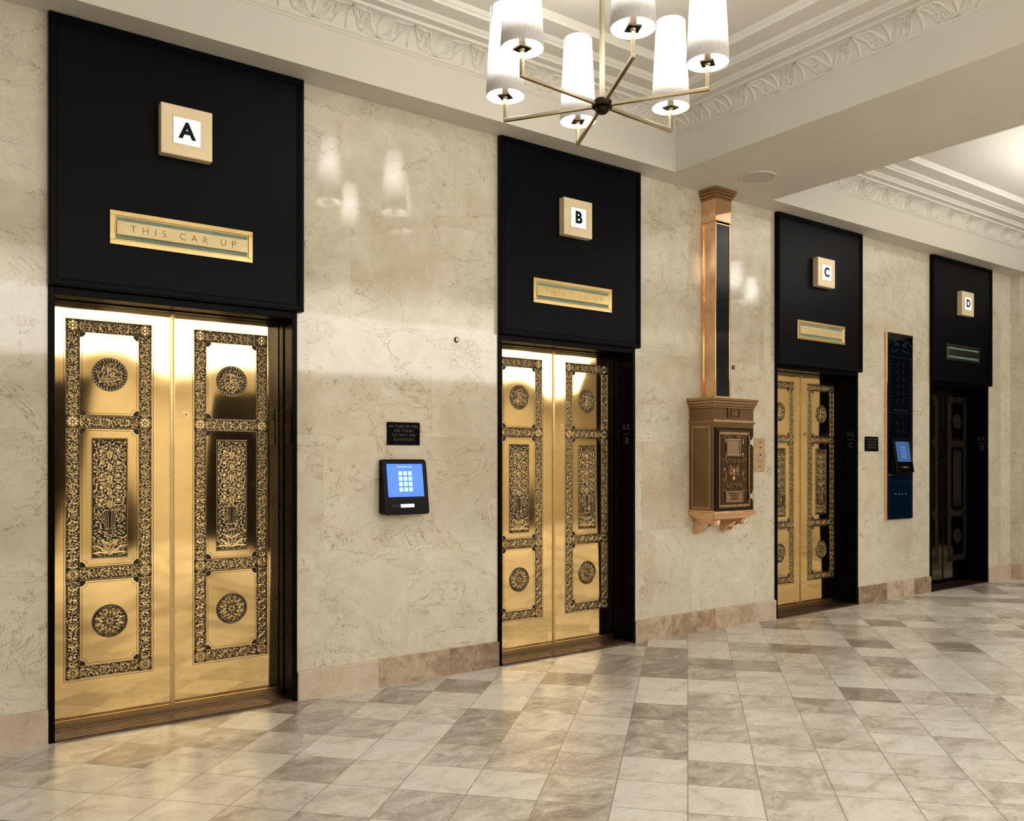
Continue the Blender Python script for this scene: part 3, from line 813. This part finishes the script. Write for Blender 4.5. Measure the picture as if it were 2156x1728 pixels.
for sg in(-1,1):
    for k in range(6):
        b.leaf(ex+sg*.012,ez+.014-.004*k,pi/2-sg*(.55+.26*k),.075-.004*k,.013,.005,bend=-sg*.25)
    b.leaf(ex+sg*.006,ez-.025,-pi/2+sg*.6,.03,.010,.004)
b.leaf(ex,ez-.035,pi/2,.075,.030,.008); b.leaf(ex,ez+.03,pi*.65,.022,.016,.007); b.leaf(ex-.008,ez+.045,pi,.014,.006,.005)
for k in range(3): b.leaf(ex,ez-.03,-pi/2+(k-1)*.35,.035,.012,.004)
b.ring(ex+.115,ez+.005,.014,.005,.004); b.ring(ex-.115,ez+.005,.012,.005,.004)
b.obj('eagle_emblem',M_rosem,md_)
b=MB(); b.box(mc-.12,mc+.10,D-.014,D-.010,1.075,1.165); b.frame(mc-.12,mc+.10,1.075,1.165,.006,D-.018,D-.014); dp=b.obj('door_plaque',M_rosem,md_,bevel=.002)
text('plaque_lettering','THE CUTLER MFG. CO.\nROCHESTER, N.Y.\nPATENTED\nAUTHORIZED',.015,(mc-.01,D-.0145,1.122),M_etch,dp,.0008,0,1.0,1.05)
for z in(1.12,1.56):
    b=MB(); b.cyl((dx1-.012,D-.018,z-.035),(dx1-.012,D-.018,z+.035),.009,n=12); b.cyl((dx1-.012,D-.018,z+.035),(dx1-.012,D-.018,z+.042),.006,.002,10)
    b.box(dx1-.055,dx1-.012,D-.024,D-.018,z-.02,z+.02)
    b.obj('door_hinge',M_chrome,md_,bevel=.001,label='bright metal hinge')
b=MB(); b.cyl((dx0+.095,D-.010,1.34),(dx0+.095,D-.016,1.34),.010,n=14); b.obj('door_lock',M_rosel,md_)
cw=.091; cd=-.14
b=MB()
b.box(mc-cw,mc+cw,-.012,0,1.915,3.36)
b.box(mc-cw,mc-cw+.006,cd+.004,-.012,1.915,3.36); b.box(mc+cw-.006,mc+cw,cd+.004,-.012,1.915,3.36)
ch=b.obj('letter_chute',M_rosel,root,bevel=.001,label='polished bronze letter chute')
b=MB()
for s_ in(-1,1):
    xx=mc+s_*(cw-.005); b.box(xx-.006,xx+.006,cd-.006,cd+.006,1.915,3.36)
    xx=mc+s_*(cw+.006); b.box(xx-.006,xx+.006,-.025,0,1.915,3.36)
for z in(1.93,3.345): b.box(mc-cw,mc+cw,cd-.006,cd+.006,z-.006,z+.006)
b.obj('chute_stile',M_rosel,ch,bevel=.002)
b=MB(); b.box(mc-cw+.010,mc+cw-.010,cd,cd+.004,1.93,3.345); b.obj('chute_glass',M_navy,ch,label='dark chute glass')
b=MB()
b.box(mc-cw-.014,mc+cw+.014,cd-.018,0,3.36,3.372); b.box(mc-cw-.006,mc+cw+.006,cd-.010,0,3.372,3.545)
b.obj('chute_collar',M_rosel,ch,bevel=.003)
b=MB()
for k,(za,zb,o) in enumerate(((3.545,3.56,.012),(3.56,3.585,.022),(3.585,3.606,.034),(3.606,3.629,.042))): b.box(mc-cw-o,mc+cw+o,cd-o,0,za,zb)
b.obj('chute_capital',M_rosem,ch,bevel=.003)

root=empty('ceiling_speaker',(5.47,-.51,3.63),'round white perforated speaker grille flush in ceiling','speaker')
b=MB(); b.lathe((5.47,-.51,3.63),[(.142,0),(.142,-.006),(.132,-.008),(.130,-.005)],40); b.obj('speaker_rim',M_plaster,root,smooth=True)
b=MB(); b.lathe((5.47,-.51,3.63),[(.130,-.004),(.08,-.006),(0.0005,-.007)],40); b.obj('speaker_grille',simple('speaker_grille_gray',(.56,.54,.50),.6,0,300,.3),root,smooth=True)

# ------------------------------------------------------------------ chandelier
LAMP=9.5
def make_chand(X,Y,Z):
    root=empty('chandelier',(X,Y,Z),'aged brass six-arm chandelier with tall white linen shades','chandelier','lobby chandeliers')
    zt=4.128
    b=MB(); b.lathe((X,Y,Z),[(.0005,-.042),(.022,-.040),(.034,-.030),(.034,-.012),(.052,-.010),(.052,.016),(.036,.018),(.034,.030),(.015,.034),(.0005,.034)],28); b.obj('hub',M_darkmet,root)
    b=MB(); b.box(X-.010,X+.010,Y-.010,Y+.010,Z+.03,zt-.02); b.obj('stem',M_nickel,root,bevel=.001)
    b=MB(); b.lathe((X,Y,zt),[(.0005,-.03),(.03,-.03),(.065,-.022),(.07,-.0)],28); b.obj('ceiling_canopy',M_nickel,root,smooth=True)
    R=.525
    for k in range(6):
        a=math.radians(-56.9+60*k)
        T=Matrix.Translation((X,Y,Z))@Matrix.Rotation(a,4,'Z')
        b=MB(); b.M=T
        b.box(.045,R+.009,-.009,.009,-.008,.008); b.box(R-.009,R+.009,-.009,.009,.008,.115)
        b.lathe((R,0,.115),[(.0005,0),(.012,0),(.014,.006),(.014,.012),(.0005,.012)],16)
        arm=b.obj('arm',M_nickel,root,bevel=.0015)
        b=MB(); b.M=T; b.box(R-.032,R+.032,-.032,.032,.122,.130); b.lathe((R,0,.130),[(.016,0),(.018,.02),(.018,.07),(.0005,.07)],16); b.obj('socket',M_darkmet,arm)
        b=MB(); b.M=T; r0,r1,h=.103,.079,.465
        b.lathe((R,0,.125),[(r0-.003,0),(r0,0),(r1,h),(r1-.003,h),(r0-.003,0)],40); b.obj('lamp_shade',M_shade,arm,smooth=True,label='tall tapered white linen shade')
        b=MB(); b.M=T; b.lathe((R,0,.20),[(.0005,0),(.012,0),(.028,.035),(.030,.055),(.022,.08),(.0005,.088)],16); b.obj('light_bulb',M_bulb,arm,smooth=True)
        L=bpy.data.lights.new('lamp_light','POINT'); L.energy=LAMP; L.color=(1,.95,.88); L.shadow_soft_size=.04
        lo=bpy.data.objects.new('lamp_light',L); col.objects.link(lo); lo.parent=arm
        p=T@Vector((R,0,.36)); lo.location=p-abspos(arm)
    return root
ch1=make_chand(2.892,-1.565,3.20)
ch2=copy_tree(ch1,(8.7,-1.9,3.20))

# far walls: dark doorways seen in the brass reflections
di=5
for x in(1.7,5.2,9.4):
    b=MB(); b.box(x-.65,x+.65,YB,YB+.06,0,2.5,0)
    for s_ in(-1,1):
        cx=x+s_*.31
        for za,zb in((.2,1.0),(1.15,2.3)): b.frame(cx-.24,cx+.24,za,zb,.03,YB+.06,YB+.075,0)
        b.cyl((x+s_*.05,YB+.06,1.05),(x+s_*.05,YB+.11,1.05),.02,n=12,mi=1)
    o=b.obj('door_%d'%di,[M_wood,M_relief]); o['kind']='structure'; di+=1
    b=MB(); b.frame(x-.77,x+.77,-.12,2.62,.12,YB,YB+.09); o=b.obj('trim_%d'%di,M_wood); o['kind']='structure'
b=MB(); b.box(XR-.06,XR,-3.5,-.05,0,3.5)
for y in(-2.7,-1.75,-.8): b.box(XR-.08,XR-.06,y-.40,y+.40,.2,3.3)
o=b.obj('door_%d'%di,M_wood); o['kind']='structure'

# ------------------------------------------------------------------ lights
def area(name,loc,rot,sx,sy,power,colr=(1,.985,.955)):
    L=bpy.data.lights.new(name,'AREA'); L.shape='RECTANGLE'; L.size=sx; L.size_y=sy; L.energy=power; L.color=colr
    o=bpy.data.objects.new(name,L); o.location=loc; o.rotation_euler=rot; col.objects.link(o); return o
area('overhead_fill_light',(5.0,-7.4,3.6),(math.radians(22),0,0),14,3.4,520)  # added soft fill behind the camera, not a known ceiling panel
area('fill_uplight',(5.0,-6.6,2.7),(pi,0,0),12,1.2,330)  # unseen one-sided fill, added to bounce light off the ceiling
area('coffer_fill_light',(9.4,-2.7,3.66),(pi,0,0),4,3,48)  # added fill aimed up to brighten the far coffer
area('coffer_fill_light',(1.4,-3.2,3.66),(pi,0,0),4,3,28)  # unseen fill added to lift the near coffer
w=bpy.data.worlds.new('world'); S.world=w; w.use_nodes=True
w.node_tree.nodes['Background'].inputs[0].default_value=(1,.93,.85,1); w.node_tree.nodes['Background'].inputs[1].default_value=.3

# ------------------------------------------------------------------ camera
cam=bpy.data.cameras.new('camera'); co=bpy.data.objects.new('camera',cam); col.objects.link(co)
co.location=(0,-4.78,1.40); co.rotation_euler=(pi/2,0,math.radians(-35.93))
cam.sensor_width=36; cam.lens=1792/2156*36; cam.shift_y=108/2156; cam.clip_start=.02
S.camera=co
S.view_settings.view_transform='Standard'
try: S.view_settings.look='Medium High Contrast'
except Exception as e: print('look',e)
